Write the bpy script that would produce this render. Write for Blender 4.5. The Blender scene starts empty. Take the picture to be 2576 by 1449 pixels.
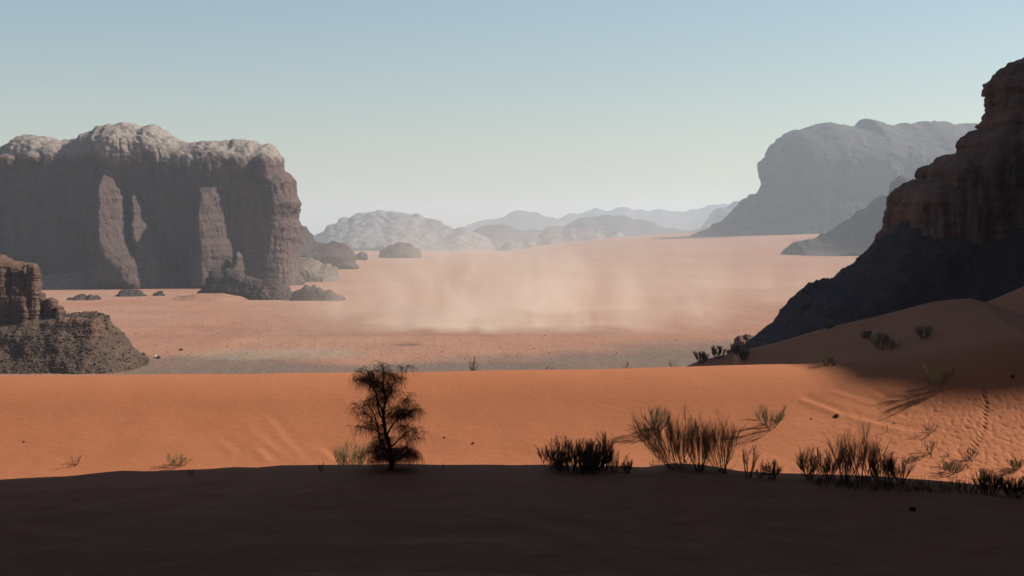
import bpy, math, random
import numpy as np
from mathutils import Vector

R = math.radians
rng = random.Random(7)
sc = bpy.context.scene
COL = sc.collection

# ------------------------------------------------------------------ camera, light, sky
CZ = 62.0                      # height of the eye above the desert plain
F = 3577.0                     # focal length in photo units (photo width 2576)
PITCH = math.atan(124.5 / F)
cam_d = bpy.data.cameras.new("camera")
cam = bpy.data.objects.new("camera", cam_d)
COL.objects.link(cam)
cam.location = (0, 0, CZ)
cam.rotation_euler = (math.pi / 2 - PITCH, 0, 0)
cam_d.sensor_width = 36
cam_d.lens = 36 * F / 2576
cam_d.clip_start = 0.5
cam_d.clip_end = 60000
sc.camera = cam

SUN_AZ, SUN_EL = 79.0, 37.0    # azimuth clockwise from the view axis (+Y)
sdir = Vector((math.sin(R(SUN_AZ)) * math.cos(R(SUN_EL)), math.cos(R(SUN_AZ)) * math.cos(R(SUN_EL)), math.sin(R(SUN_EL))))
sun_d = bpy.data.lights.new("sun", 'SUN')
sun_d.energy = 5.0
sun_d.angle = R(0.6)
sun_d.color = (1.0, 0.90, 0.75)
sun = bpy.data.objects.new("sun", sun_d)
COL.objects.link(sun)
sun.rotation_euler = (-sdir).to_track_quat('-Z', 'Y').to_euler()

world = bpy.data.worlds.new("World")
sc.world = world
world.use_nodes = True
wn = world.node_tree
bg = wn.nodes['Background']
sky = wn.nodes.new('ShaderNodeTexSky')
sky.sky_type = 'NISHITA'
sky.sun_disc = False
sky.sun_elevation = R(SUN_EL)
sky.sun_rotation = R(SUN_AZ)
sky.altitude = 900
sky.air_density = 1.5
sky.dust_density = 1.2
sky.ozone_density = 3.0
wn.links.new(sky.outputs[0], bg.inputs[0])
bg.inputs[1].default_value = 0.055

sc.view_settings.view_transform = 'Standard'
sc.view_settings.look = 'None'
sc.view_settings.exposure = 0.9
sc.view_settings.gamma = 1.0
sc.view_settings.use_curve_mapping = False
sc.render.engine = 'CYCLES'
sc.cycles.volume_bounces = 2
sc.cycles.max_bounces = 6
sc.cycles.diffuse_bounces = 3
sc.cycles.glossy_bounces = 1
sc.cycles.transparent_max_bounces = 8
sc.cycles.use_denoising = True
sc.cycles.volume_step_rate = 2.0
sc.cycles.volume_max_steps = 128

HAZE_DENSITY = 6.3e-5

# ------------------------------------------------------------------ helpers
def ray(X, Y):
    a = (X - 1288.0) / F
    b = -(Y - 724.5) / F
    return a, math.cos(PITCH) + b * math.sin(PITCH), -math.sin(PITCH) + b * math.cos(PITCH)

def W(X, Y, d):
    """world point at depth d seen in direction (X, Y)"""
    x, y, z = ray(X, Y)
    t = d / y
    return (x * t, d, CZ + z * t)

def tag(o, label=None, cat=None, group=None, kind=None):
    if label: o['label'] = label
    if cat: o['category'] = cat
    if group: o['group'] = group
    if kind: o['kind'] = kind
    return o

def mesh_obj(name, V, Fc, mat, parent=None, smooth=True):
    me = bpy.data.meshes.new(name)
    V = np.asarray(V, dtype=np.float32)
    Fc = np.asarray(Fc, dtype=np.int32)
    n, k = Fc.shape
    me.vertices.add(len(V)); me.vertices.foreach_set('co', V.ravel())
    me.loops.add(n * k); me.loops.foreach_set('vertex_index', Fc.ravel())
    me.polygons.add(n)
    me.polygons.foreach_set('loop_start', np.arange(0, n * k, k, dtype=np.int32))
    me.polygons.foreach_set('loop_total', np.full(n, k, dtype=np.int32))
    me.polygons.foreach_set('use_smooth', np.full(n, smooth, dtype=bool))
    me.update(calc_edges=True)
    me.validate()
    me.materials.append(mat)
    o = bpy.data.objects.new(name, me)
    COL.objects.link(o)
    if parent is not None:
        o.parent = parent
    return o

def empty(name, loc):
    o = bpy.data.objects.new(name, None)
    COL.objects.link(o)
    o.location = loc
    o.empty_display_size = 1
    return o

# --- numpy noise
_pr = np.random.RandomState(11)
_perm = _pr.permutation(256).astype(np.int64)
_perm = np.concatenate([_perm, _perm, _perm])
_g = _pr.normal(size=(256, 3)); _g /= np.linalg.norm(_g, axis=1)[:, None]
_rnd = _pr.rand(256, 3)

def perlin(x, y, z):
    xi = np.floor(x).astype(np.int64); yi = np.floor(y).astype(np.int64); zi = np.floor(z).astype(np.int64)
    xf = x - xi; yf = y - yi; zf = z - zi
    xi &= 255; yi &= 255; zi &= 255
    u = xf * xf * xf * (xf * (xf * 6 - 15) + 10)
    v = yf * yf * yf * (yf * (yf * 6 - 15) + 10)
    w = zf * zf * zf * (zf * (zf * 6 - 15) + 10)
    def gr(i, j, k):
        h = _perm[_perm[_perm[(xi + i) & 255] + ((yi + j) & 255)] + ((zi + k) & 255)]
        g = _g[h]
        return g[..., 0] * (xf - i) + g[..., 1] * (yf - j) + g[..., 2] * (zf - k)
    def L(a, b, t): return a + t * (b - a)
    return L(L(L(gr(0,0,0), gr(1,0,0), u), L(gr(0,1,0), gr(1,1,0), u), v),
             L(L(gr(0,0,1), gr(1,0,1), u), L(gr(0,1,1), gr(1,1,1), u), v), w) * 1.5

def fbm(x, y, z, o=4, ridged=False):
    s = 0; a = 1.0; n = 0
    x = np.asarray(x, float); y = np.asarray(y, float) + 0 * x; z = np.asarray(z, float) + 0 * x
    for i in range(o):
        p = perlin(x + 17.3 * i, y - 9.1 * i, z + 5.7 * i)
        if ridged: p = 0.5 - 2 * np.abs(p)
        s = s + a * p; n += a
        a *= 0.5; x = x * 2.03; y = y * 2.03; z = z * 2.03
    return s / n

def worley(x, y, z):
    xi = np.floor(x).astype(np.int64); yi = np.floor(y).astype(np.int64); zi = np.floor(z).astype(np.int64)
    best = np.full(x.shape, 9.0)
    for i in (-1, 0, 1):
        for j in (-1, 0, 1):
            for k in (-1, 0, 1):
                h = _perm[_perm[_perm[(xi + i) & 255] + ((yi + j) & 255)] + ((zi + k) & 255)]
                r = _rnd[h]
                d = (xi + i + r[..., 0] - x) ** 2 + (yi + j + r[..., 1] - y) ** 2 + (zi + k + r[..., 2] - z) ** 2
                best = np.minimum(best, d)
    return np.sqrt(best)

def smooth(a, b, x):
    t = np.clip((x - a) / (b - a), 0, 1)
    return t * t * (3 - 2 * t)

# --- surface nets
def surface_nets(Fd, org, h):
    s = Fd < 0
    nx, ny, nz = Fd.shape
    c = np.zeros((nx - 1, ny - 1, nz - 1), np.int8)
    for i in (0, 1):
        for j in (0, 1):
            for k in (0, 1):
                c += s[i:nx - 1 + i, j:ny - 1 + j, k:nz - 1 + k]
    act = (c > 0) & (c < 8)
    idx = np.argwhere(act)
    vid = np.full(act.shape, -1, np.int64)
    vid[act] = np.arange(len(idx))
    acc = np.zeros((len(idx), 3)); cnt = np.zeros(len(idx))
    for ax in range(3):
        o1, o2 = [a for a in range(3) if a != ax]
        for p in (0, 1):
            for q in (0, 1):
                a = idx.copy(); a[:, o1] += p; a[:, o2] += q
                b = a.copy(); b[:, ax] += 1
                fa = Fd[a[:, 0], a[:, 1], a[:, 2]]; fb = Fd[b[:, 0], b[:, 1], b[:, 2]]
                m = (fa < 0) != (fb < 0)
                t = np.where(m, fa / np.where(m, fa - fb, 1), 0)
                P = a.astype(float); P[:, ax] += t
                acc[m] += P[m]; cnt[m] += 1
    V = acc / cnt[:, None] * np.array(h) + np.array(org)
    quads = []
    for ax in range(3):
        o1, o2 = [(1, 2), (2, 0), (0, 1)][ax]
        sa = [slice(None)] * 3; sb = [slice(None)] * 3
        sa[ax] = slice(0, -1); sb[ax] = slice(1, None)
        a = s[tuple(sa)]; b = s[tuple(sb)]
        e = np.argwhere(a != b)
        if not len(e): continue
        ok = (e[:, o1] > 0) & (e[:, o2] > 0) & (e[:, o1] < Fd.shape[o1] - 1) & (e[:, o2] < Fd.shape[o2] - 1)
        e = e[ok]
        fl = a[e[:, 0], e[:, 1], e[:, 2]]
        def cell(d1, d2):
            q = e.copy(); q[:, o1] += d1; q[:, o2] += d2
            return vid[q[:, 0], q[:, 1], q[:, 2]]
        Q = np.stack([cell(-1, -1), cell(0, -1), cell(0, 0), cell(-1, 0)], 1)
        Q[~fl] = Q[~fl][:, ::-1]
        quads.append(Q)
    return V, np.concatenate(quads)

def poly_sdf(px, pz, U, Z):
    """positive inside"""
    n = len(px)
    d = np.full(U.shape, 1e18); ins = np.zeros(U.shape, bool)
    for i in range(n):
        ax, az = px[i], pz[i]; bx, bz = px[(i + 1) % n], pz[(i + 1) % n]
        ex, ez = bx - ax, bz - az
        wx, wz = U - ax, Z - az
        t = np.clip((wx * ex + wz * ez) / (ex * ex + ez * ez + 1e-12), 0, 1)
        d = np.minimum(d, (wx - ex * t) ** 2 + (wz - ez * t) ** 2)
        cnd = ((az <= Z) & (bz > Z)) | ((bz <= Z) & (az > Z))
        xi = ax + (Z - az) / (bz - az + 1e-12) * ex
        ins ^= cnd & (U < xi)
    return np.where(ins, 1, -1) * np.sqrt(d)

def normals(V, Q):
    a = V[Q[:, 0]]; b = V[Q[:, 1]]; c = V[Q[:, 2]]; d = V[Q[:, 3]]
    n = np.cross(c - a, d - b)
    N = np.zeros_like(V)
    for k in range(4):
        for ax in range(3):
            N[:, ax] += np.bincount(Q[:, k], weights=n[:, ax], minlength=len(V))
    N /= np.linalg.norm(N, axis=1)[:, None] + 1e-9
    return N

def subdivide(V, Q):
    E = np.concatenate([Q[:, [0, 1]], Q[:, [1, 2]], Q[:, [2, 3]], Q[:, [3, 0]]])
    E.sort(axis=1)
    key = E[:, 0] * (len(V) + 1) + E[:, 1]
    uk, inv = np.unique(key, return_inverse=True)
    e0 = uk // (len(V) + 1); e1 = uk % (len(V) + 1)
    Em = (V[e0] + V[e1]) / 2
    Fm = V[Q].mean(1)
    nv = len(V); ne = len(Em); nq = len(Q)
    ei = inv.reshape(4, nq) + nv
    fi = np.arange(nq) + nv + ne
    V2 = np.concatenate([V, Em, Fm])
    Q2 = np.concatenate([np.stack([Q[:, 0], ei[0], fi, ei[3]], 1), np.stack([ei[0], Q[:, 1], ei[1], fi], 1),
                         np.stack([fi, ei[1], Q[:, 2], ei[2]], 1), np.stack([ei[3], fi, ei[2], Q[:, 3]], 1)])
    return V2, Q2

def rock(name, outline, depth, T, Rr, vox, mat, parent=None, p=2.4, back=None, flare=0.0, flare_z=None,
         relief=None, disp=None, sub=1, jag=0.0, image=True, angle=0.0, origin=(0, 0), base=None, cap_z=-40.0):
    """A solid of rock: an outline in a vertical plane given its real thickness, rounded to its edges,
    meshed with surface nets and then displaced along its normals."""
    if image:
        P = [W(X, Y, depth) for X, Y in outline]
        pu = np.array([q[0] for q in P]); pz = np.array([q[2] for q in P])
    else:
        pu = np.array([q[0] for q in outline], float); pz = np.array([q[1] for q in outline], float)
    if jag:
        jr = np.random.RandomState(int(abs(pu.sum() * 7 + pz.sum() * 3)) % 99991)
        Lp = [(a, b) for a, b in zip(pu, pz)]
        floor_ = np.percentile(pz, 12)
        for lev in range(6):
            o2 = []
            for i in range(len(Lp)):
                a, b = Lp[i], Lp[(i + 1) % len(Lp)]
                o2.append(a)
                dx, dz = b[0] - a[0], b[1] - a[1]; ll = math.hypot(dx, dz)
                if ll > jag * 1.2 and max(a[1], b[1]) > floor_ and ll > vox * .8:
                    t = jr.uniform(.35, .65); k = min(ll * .22, jag) * jr.uniform(-1, 1)
                    o2.append((a[0] + dx * t - dz / ll * k, a[1] + dz * t + dx / ll * k))
            Lp = o2
        pu = np.array([a[0] for a in Lp]); pz = np.array([a[1] for a in Lp])
    back = back or T
    fz = flare_z if flare_z is not None else pz.max()
    zmin = max(pz.min(), cap_z)
    ext = T + flare * max(0, fz - zmin) + 3 * vox
    m = 3 * vox
    hu, hy, hz = vox, vox * 1.3, vox
    us = np.arange(pu.min() - m, pu.max() + m + hu, hu)
    zs = np.arange(zmin - m, pz.max() + m + hz, hz)
    ys = np.arange(-ext * 1.15 - m, back * 1.1 + m + hy, hy)
    U, Z = np.meshgrid(us, zs, indexing='ij')
    D = poly_sdf(pu, pz, U, Z)
    if relief is not None:
        rel = relief(U, Z)
    else:
        rel = 0 * U
    e = np.clip(D / Rr, -1, 1)
    q = np.clip(1 - e, 0, None) ** p
    Tf = T + flare * np.clip(fz - Z, 0, None)
    Yv = ys[None, :, None]
    dy = Yv + rel[:, None, :]
    tt = np.where(dy < 0, Tf[:, None, :], back)
    Fd = (np.abs(dy) / tt) ** p + q[:, None, :] - 1
    V, Q = surface_nets(Fd, (us[0], ys[0], zs[0]), (hu, hy, hz))
    for _ in range(sub):
        V, Q = subdivide(V, Q)
    # to world
    ca, sa = math.cos(angle), math.sin(angle)
    wx = V[:, 0] * ca - V[:, 1] * sa + origin[0]
    wy = V[:, 0] * sa + V[:, 1] * ca + (depth if image else origin[1])
    V = np.stack([wx, wy, V[:, 2]], 1)
    N = normals(V, Q)
    if disp is not None:
        V = V + disp(V, N)
    if base is not None:
        b = np.array(base, float)
        V = V - b
    return mesh_obj(name, V, Q, mat, parent)

def cliff_disp(big, gully, strata, scale, lump=0.0, lump_size=20.0, lump_z=0.0, fine=0.0, crack=0.0):
    def f(V, N):
        x, y, z = V[:, 0], V[:, 1], V[:, 2]
        s = 1.0 / scale
        d = big * fbm(x * s, y * s, z * s, 4)
        up = np.clip(N[:, 2], 0, 1)
        side = 1 - up
        if gully:
            g = fbm(x * s * 2.2, y * s * 2.2, z * s * 0.35, 3, True)
            d = d + gully * g * side
        if strata:
            st = fbm(x * s * .35, y * s * .35, z * s * 5.0, 3)
            d = d + strata * np.sign(st) * np.abs(st) ** .6 * side
        if lump:
            w = worley(x / lump_size, y / lump_size, z / lump_size)
            w2 = worley(x / lump_size * 2.3 + 7, y / lump_size * 2.3, z / lump_size * 2.3)
            msk = smooth(lump_z, lump_z + lump_size * 1.0, z + fbm(x * s, y * s, 0 * x, 2) * lump_size)
            d = d + lump * ((0.55 - w) + 0.4 * (0.55 - w2)) * msk
        if crack:
            c1 = perlin(x * s * 3.1 + 9, y * s * 3.1, z * s * .30)
            c2 = perlin(x * s * 6.7 + 3, y * s * 6.7 + 5, z * s * .8)
            c3 = perlin(x * s * .7, y * s * .7, z * s * 7.5 + 2)
            d = d - crack * side * (np.exp(-(c1 / .07) ** 2) + .5 * np.exp(-(c2 / .08) ** 2) + .45 * np.exp(-(c3 / .07) ** 2))
        if fine:
            d = d + fine * fbm(x * s * 9, y * s * 9, z * s * 9, 3)
        D3 = N * d[:, None]
        D3[:, 2] *= 0.75
        return D3
    return f

# ------------------------------------------------------------------ materials
def mat_new(name):
    m = bpy.data.materials.new(name); m.use_nodes = True
    nt = m.node_tree
    b = nt.nodes['Principled BSDF']
    b.inputs['Roughness'].default_value = 0.95
    b.inputs['Specular IOR Level'].default_value = 0.12
    return m, nt, b

class NB:
    def __init__(s, nt): s.nt = nt
    def n(s, t, **kw):
        o = s.nt.nodes.new(t)
        for k, v in kw.items():
            if hasattr(o, k): setattr(o, k, v)
        return o
    def l(s, a, b): s.nt.links.new(a, b)
    def pos(s, scale, world=True):
        g = s.n('ShaderNodeNewGeometry')
        m = s.n('ShaderNodeMapping'); m.inputs['Scale'].default_value = scale
        s.l(g.outputs['Position'], m.inputs['Vector'])
        return m.outputs[0]
    def noise(s, vec, scale=1, detail=4, rough=.55, dist=0):
        t = s.n('ShaderNodeTexNoise')
        t.inputs['Scale'].default_value = scale; t.inputs['Detail'].default_value = detail
        t.inputs['Roughness'].default_value = rough; t.inputs['Distortion'].default_value = dist
        s.l(vec, t.inputs['Vector'])
        return t.outputs['Fac']
    def ramp(s, fac, stops):
        r = s.n('ShaderNodeValToRGB')
        el = r.color_ramp.elements
        while len(el) < len(stops): el.new(0.5)
        for e, (p_, c) in zip(el, stops):
            e.position = p_; e.color = tuple(c) + (1,) if len(c) == 3 else c
        s.l(fac, r.inputs[0])
        return r.outputs[0]
    def rng(s, v, a, b, c=0., d=1.):
        r = s.n('ShaderNodeMapRange'); r.clamp = True
        for i, q in zip((1, 2, 3, 4), (a, b, c, d)): r.inputs[i].default_value = q
        s.l(v, r.inputs[0]); return r.outputs[0]
    def mix(s, f, a, b, mode='MIX'):
        m = s.n('ShaderNodeMix'); m.data_type = 'RGBA'; m.blend_type = mode
        for sock, v in ((m.inputs[0], f), (m.inputs[6], a), (m.inputs[7], b)):
            if isinstance(v, (int, float)): sock.default_value = v
            elif isinstance(v, tuple): sock.default_value = v + (1,)
            else: s.l(v, sock)
        return m.outputs[2]
    def math(s, op, a, b=0.):
        m = s.n('ShaderNodeMath'); m.operation = op
        for sock, v in ((m.inputs[0], a), (m.inputs[1], b)):
            if isinstance(v, (int, float)): sock.default_value = v
            else: s.l(v, sock)
        return m.outputs[0]
    def bump(s, h, dist, strength=1.0, normal=None):
        b = s.n('ShaderNodeBump'); b.inputs['Distance'].default_value = dist
        b.inputs['Strength'].default_value = strength
        s.l(h, b.inputs['Height'])
        if normal is not None: s.l(normal, b.inputs['Normal'])
        return b.outputs[0]

def rock_mat(name, dark, light, size, cap=None, cap_z=0., cap_w=20., bump=1.0, strat=1.0):
    """size = metres of the biggest stains"""
    m, nt, b = mat_new(name); k = NB(nt)
    s = 1.0 / size
    st = k.noise(k.pos((s * 3, s * 3, s * .45)), 1, 5, .6, .3)
    ba = k.noise(k.pos((s * .5, s * .5, s * 7)), 1, 4, .6, .2)
    sp = k.noise(k.pos((s * 12, s * 12, s * 12)), 1, 5, .65)
    mid = tuple((a + c) / 2 for a, c in zip(dark, light))
    f = k.math('ADD', k.math('MULTIPLY', st, .5), k.math('ADD', k.math('MULTIPLY', ba, .28 * strat), k.math('MULTIPLY', sp, .5 - .28 * strat)))
    col = k.ramp(f, [(.36, dark), (.5, mid), (.64, light)])
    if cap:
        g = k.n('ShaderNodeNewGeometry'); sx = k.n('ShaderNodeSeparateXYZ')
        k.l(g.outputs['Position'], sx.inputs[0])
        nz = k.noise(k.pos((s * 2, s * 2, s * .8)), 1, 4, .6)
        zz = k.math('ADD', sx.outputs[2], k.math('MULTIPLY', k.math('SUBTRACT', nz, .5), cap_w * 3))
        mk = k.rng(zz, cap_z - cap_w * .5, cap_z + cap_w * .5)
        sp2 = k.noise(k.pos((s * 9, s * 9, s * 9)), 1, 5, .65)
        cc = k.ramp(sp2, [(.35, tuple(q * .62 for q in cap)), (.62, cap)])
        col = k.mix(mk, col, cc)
    k.l(col, b.inputs['Base Color'])
    h = k.math('ADD', k.noise(k.pos((s * 6, s * 6, s * 6)), 1, 7, .7), k.math('MULTIPLY', ba, .35))
    k.l(k.bump(h, size * .06 * bump), b.inputs['Normal'])
    return m

SAND_A = (0.288, 0.107, 0.052)
SAND_B = (0.320, 0.123, 0.061)
def sand_mat(name):
    m, nt, b = mat_new(name); k = NB(nt)
    big = k.noise(k.pos((.05, .05, .05)), 1, 4, .6)
    streak = k.noise(k.pos((.12, .2, .15)), 1, 5, .6, .4)
    fine = k.noise(k.pos((6, 6, 6)), 1, 4, .7)
    col = k.ramp(k.math('ADD', k.math('MULTIPLY', big, .6), k.math('MULTIPLY', streak, .4)),
                 [(.38, SAND_A), (.62, SAND_B)])
    col = k.mix(k.rng(fine, .35, .65, .0, .16), col, (.21, .082, .041))
    k.l(col, b.inputs['Base Color'])
    h = k.math('ADD', k.noise(k.pos((1.4, 3.2, 2)), 1, 6, .62, .6), k.math('MULTIPLY', k.noise(k.pos((5, 8, 6)), 1, 3), .4))
    k.l(k.bump(h, .04), b.inputs['Normal'])
    return m

def plain_mat():
    m, nt, b = mat_new('desert_plain_sand'); k = NB(nt)
    g = k.n('ShaderNodeNewGeometry'); sx = k.n('ShaderNodeSeparateXYZ'); k.l(g.outputs['Position'], sx.inputs[0])
    px, py = sx.outputs[0], sx.outputs[1]
    big = k.noise(k.pos((.0035, .0022, .002)), 1, 5, .6, .6)
    mid = k.noise(k.pos((.02, .012, .01)), 1, 5, .62, .5)
    spk = k.noise(k.pos((.35, .16, .2)), 1, 3, .8)
    col = k.ramp(big, [(.32, (0.2196, 0.1094, 0.0716)), (.5, (0.2478, 0.1235, 0.0788)), (.68, (0.2673, 0.1538, 0.1047))])
    col = k.mix(k.rng(mid, .5, .7, 0, .45), col, (0.1907, 0.1002, 0.0693))
    col = k.mix(k.rng(spk, .60, .72, 0, .55), col, (0.0809, 0.0558, 0.0427))
    # wheel tracks and wind streaks
    trk = k.noise(k.pos((.0016, .035, .01)), 1, 3, .5, .8)
    col = k.mix(k.rng(trk, .60, .66, 0, .35), col, (0.1619, 0.0882, 0.0621))
    col = k.mix(k.rng(trk, .36, .32, 0, .35), col, (0.2955, 0.1955, 0.1430))
    # pale clay pan beside the near hill and grey patches at the foot of the dune
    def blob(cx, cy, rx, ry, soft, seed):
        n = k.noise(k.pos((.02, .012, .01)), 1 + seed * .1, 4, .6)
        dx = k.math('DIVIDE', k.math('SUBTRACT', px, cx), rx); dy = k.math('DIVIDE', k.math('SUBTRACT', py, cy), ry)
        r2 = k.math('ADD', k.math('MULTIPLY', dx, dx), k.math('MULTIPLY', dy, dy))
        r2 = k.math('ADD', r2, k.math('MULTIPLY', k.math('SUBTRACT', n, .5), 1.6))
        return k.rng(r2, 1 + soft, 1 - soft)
    gravel = (0.1141, 0.0811, 0.0643)  # grey of the gravel at left; also tints the patches at right
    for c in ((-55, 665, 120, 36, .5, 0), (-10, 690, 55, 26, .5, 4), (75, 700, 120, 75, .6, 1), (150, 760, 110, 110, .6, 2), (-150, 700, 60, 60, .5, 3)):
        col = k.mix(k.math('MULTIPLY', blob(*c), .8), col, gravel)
    col = k.mix(k.math('MULTIPLY', blob(-128, 765, 48, 36, .5, 5), .6), col, (0.2001, 0.1581, 0.1141))
    col = k.mix(k.math('MULTIPLY', blob(-60, 830, 8, 10, .5, 6), .6), col, (0.0765, 0.0515, 0.0427))
    k.l(col, b.inputs['Base Color'])
    h = k.math('ADD', k.noise(k.pos((.25, .1, .1)), 1, 6, .7), k.math('MULTIPLY', k.noise(k.pos((.03, .012, .02)), 1, 4), 3))
    k.l(k.bump(h, .9), b.inputs['Normal'])
    return m

def simple_mat(name, a, b_, scale):
    m, nt, b = mat_new(name); k = NB(nt)
    f = k.noise(k.pos((scale, scale, scale)), 1, 4, .6)
    k.l(k.ramp(f, [(.35, a), (.65, b_)]), b.inputs['Base Color'])
    return m

M_sand = sand_mat('orange_dune_sand')
M_plain = plain_mat()
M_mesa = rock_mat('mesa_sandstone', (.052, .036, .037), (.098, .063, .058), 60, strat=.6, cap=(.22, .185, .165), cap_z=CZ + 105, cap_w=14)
M_butt = rock_mat('buttress_sandstone', (.038, .028, .028), (.080, .053, .048), 30, strat=1.1)
M_mtal = rock_mat('mesa_scree', (.065, .052, .046), (.17, .135, .115), 16, strat=.4)
M_near = rock_mat('near_cliff_rock', (.038, .024, .021), (.115, .066, .050), 16)
M_talus = rock_mat('gravel_talus', (.030, .020, .017), (.090, .060, .043), 9, strat=.3, bump=.8)
M_right = rock_mat('varnished_rock', (.036, .025, .024), (.26, .125, .083), 22, bump=1.3)
M_rtal = rock_mat('varnished_scree', (.036, .026, .025), (.082, .057, .051), 14, strat=.4)
M_far = rock_mat('distant_rock', (.030, .028, .032), (.060, .054, .057), 220)
M_pale = rock_mat('pale_sandstone', (.07, .062, .064), (.22, .20, .195), 240, strat=.6, bump=1.6)
M_low = rock_mat('low_outcrop_rock', (.024, .018, .019), (.062, .042, .038), 16)
M_bark = simple_mat('dark_bark', (.09, .062, .046), (.18, .13, .095), 9)
M_twig = simple_mat('olive_twigs', (.10, .09, .045), (.20, .17, .085), 3)
M_dry = simple_mat('dry_brown_twigs', (.20, .125, .080), (.36, .24, .16), 3)
M_scrub = simple_mat('scrub_twigs', (.11, .092, .056), (.24, .195, .12), 1)

# ------------------------------------------------------------------ terrain
FG_Y, DUNE_Y = 62.0, 112.0
def line(pts, d):
    q = [W(X, Y, d) for X, Y in pts]
    return np.array([a[0] for a in q]), np.array([a[2] for a in q])
fgx, fgz = line([(-900, 1262), (-300, 1238), (0, 1216), (120, 1210), (260, 1196), (330, 1197), (500, 1190), (560, 1186), (620, 1188), (680, 1182), (800, 1180), (985, 1176), (1100, 1178),
                 (1200, 1177), (1300, 1180), (1390, 1178), (1460, 1181), (1560, 1183), (1610, 1187), (1640, 1188), (1680, 1181), (1715, 1176), (1790, 1181), (1880, 1196), (1960, 1201), (2060, 1203),
                 (2250, 1212), (2400, 1222), (2576, 1238), (3000, 1262), (3600, 1290)], FG_Y)
dnx, dnz = line([(-900, 955), (0, 946), (500, 943), (900, 938), (1200, 933), (1500, 929), (1800, 921), (2000, 917), (2150, 911), (2260, 897),
                 (2400, 872), (2576, 836), (2800, 790), (3200, 720), (3800, 660)], DUNE_Y)

def G0(x, y):
    """terrain height without small relief"""
    x = np.asarray(x, float); y = np.asarray(y, float)
    # far plain
    P = np.minimum(0, CZ - .0086 * y) + 120 * (1 - np.exp(-np.clip(x, 0, 9000) / 650)) * smooth(1500, 6500, y)
    P = P + 1.2 * fbm(x * .004, y * .004, 0 * x, 3) * smooth(500, 1200, y)
    # first crest
    cf = np.interp(x, fgx, fgz)
    yc = FG_Y + 2.0 * np.sin(x * .07 + .6) * 0
    a = yc - y
    zf = cf + np.where(a > 0, 0.35 * smooth(0, 24, a) * (a / 24).clip(0, 1) + .188 * np.clip(a - 21, 0, 60), 0)
    # lip: gently rounded before the crest
    zf = zf - .10 * np.exp(-(a / 3.0) ** 2)
    drop = np.clip(-a, 0, None)
    zv = CZ - 17.4 + .01 * x
    zf = np.where(drop > 0, zf - (zf - zv) * smooth(0, 24, drop), zf)
    # second dune
    cd = np.interp(x, dnx, dnz) + .10 * fbm(x * .11, 0 * x + 7, 0 * x, 3) + .22 * fbm(x * .03, 0 * x + 2, 0 * x, 2)
    yd = DUNE_Y
    t = np.clip((y - 93) / (yd - 93), 0, 1)
    prof = np.where(t < .72, .30 * t + .85 * t * t, 0) 
    q = np.clip((t - .72) / .28, 0, 1)
    p1 = .30 * .72 + .85 * .72 ** 2; s1 = (.30 + 1.7 * .72) * .28
    prof = np.where(t < .72, prof, p1 + s1 * (q - .42 * q * q))
    top = p1 + s1 * .58
    face = zv + (cd - zv) * prof / top
    back = cd - .42 * np.clip(y - yd, 0, None) - .08 * (1 - np.exp(-np.clip(y - yd, 0, None) / 2))
    back = np.maximum(back, P)
    back = np.where(y > 260, P, back)
    z = np.where(y < 90, zf, np.where(y < yd, face, back))
    return z

def G(x, y):
    x = np.asarray(x, float); y = np.asarray(y, float)
    z = G0(x, y)
    near = smooth(240, 150, y)
    crest = smooth(0, 10, np.abs(y - DUNE_Y)) * .85 + .15
    crest2 = smooth(0, 4, np.abs(y - FG_Y)) * .75 + .25
    z = z + near * crest * crest2 * (.22 * fbm(x * .06, y * .09, 0 * x, 3) + .05 * fbm(x * .4, y * .5, 0 * x + 3, 3))
    fgm = smooth(62, 57, y) * near
    z = z + fgm * (.10 * fbm(x * .35, y * .22, 0 * x + 21, 4, True) + .03 * fbm(x * 1.3, y * .9, 0 * x + 2, 2))
    # wind pitted patch on the lower right of the dune
    rr = fbm(x * 2.3, y * 2.6, 0 * x + 9, 2)
    pm = smooth(14, 36, x + .9 * (104 - y)) * smooth(84, 88, y) * smooth(112, 103, y)
    z = z - pm * .055 * np.clip(rr, 0, .4) * 3
    return z

def G1(x, y): return float(G(np.array([x]), np.array([y]))[0])

def hit(X, Y, y0=84.0, y1=160.0):
    """first ground point in direction (X, Y)"""
    a, b, c = ray(X, Y)
    ys = np.linspace(y0, y1, 800)
    t = ys / b
    g = G(a * t, ys); r = CZ + c * t
    i = np.argmax(r < g)
    if not (r < g).any(): i = -1
    return (a * t[i], ys[i], float(g[i]))

# foot prints climbing the dune at the right
prints = []
tr = [(2470, 955), (2474, 985), (2482, 1010), (2478, 1040), (2474, 1070), (2468, 1090), (2455, 1118), (2440, 1145), (2425, 1160)]
def _interp(tr, s):
    d = [0]
    for a, b in zip(tr, tr[1:]): d.append(d[-1] + math.hypot(b[0] - a[0], b[1] - a[1]))
    v = s * d[-1]
    return float(np.interp(v, d, [a[0] for a in tr])), float(np.interp(v, d, [a[1] for a in tr]))
for i in range(46):
    if rng.random() < .12: continue
    X, Y = _interp(tr, i / 45)
    hx, hy, _ = hit(X + (3.2 if i % 2 else -3.2) + rng.gauss(0, .8), Y + rng.gauss(0, .6))
    prints.append((hx, hy))

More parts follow.
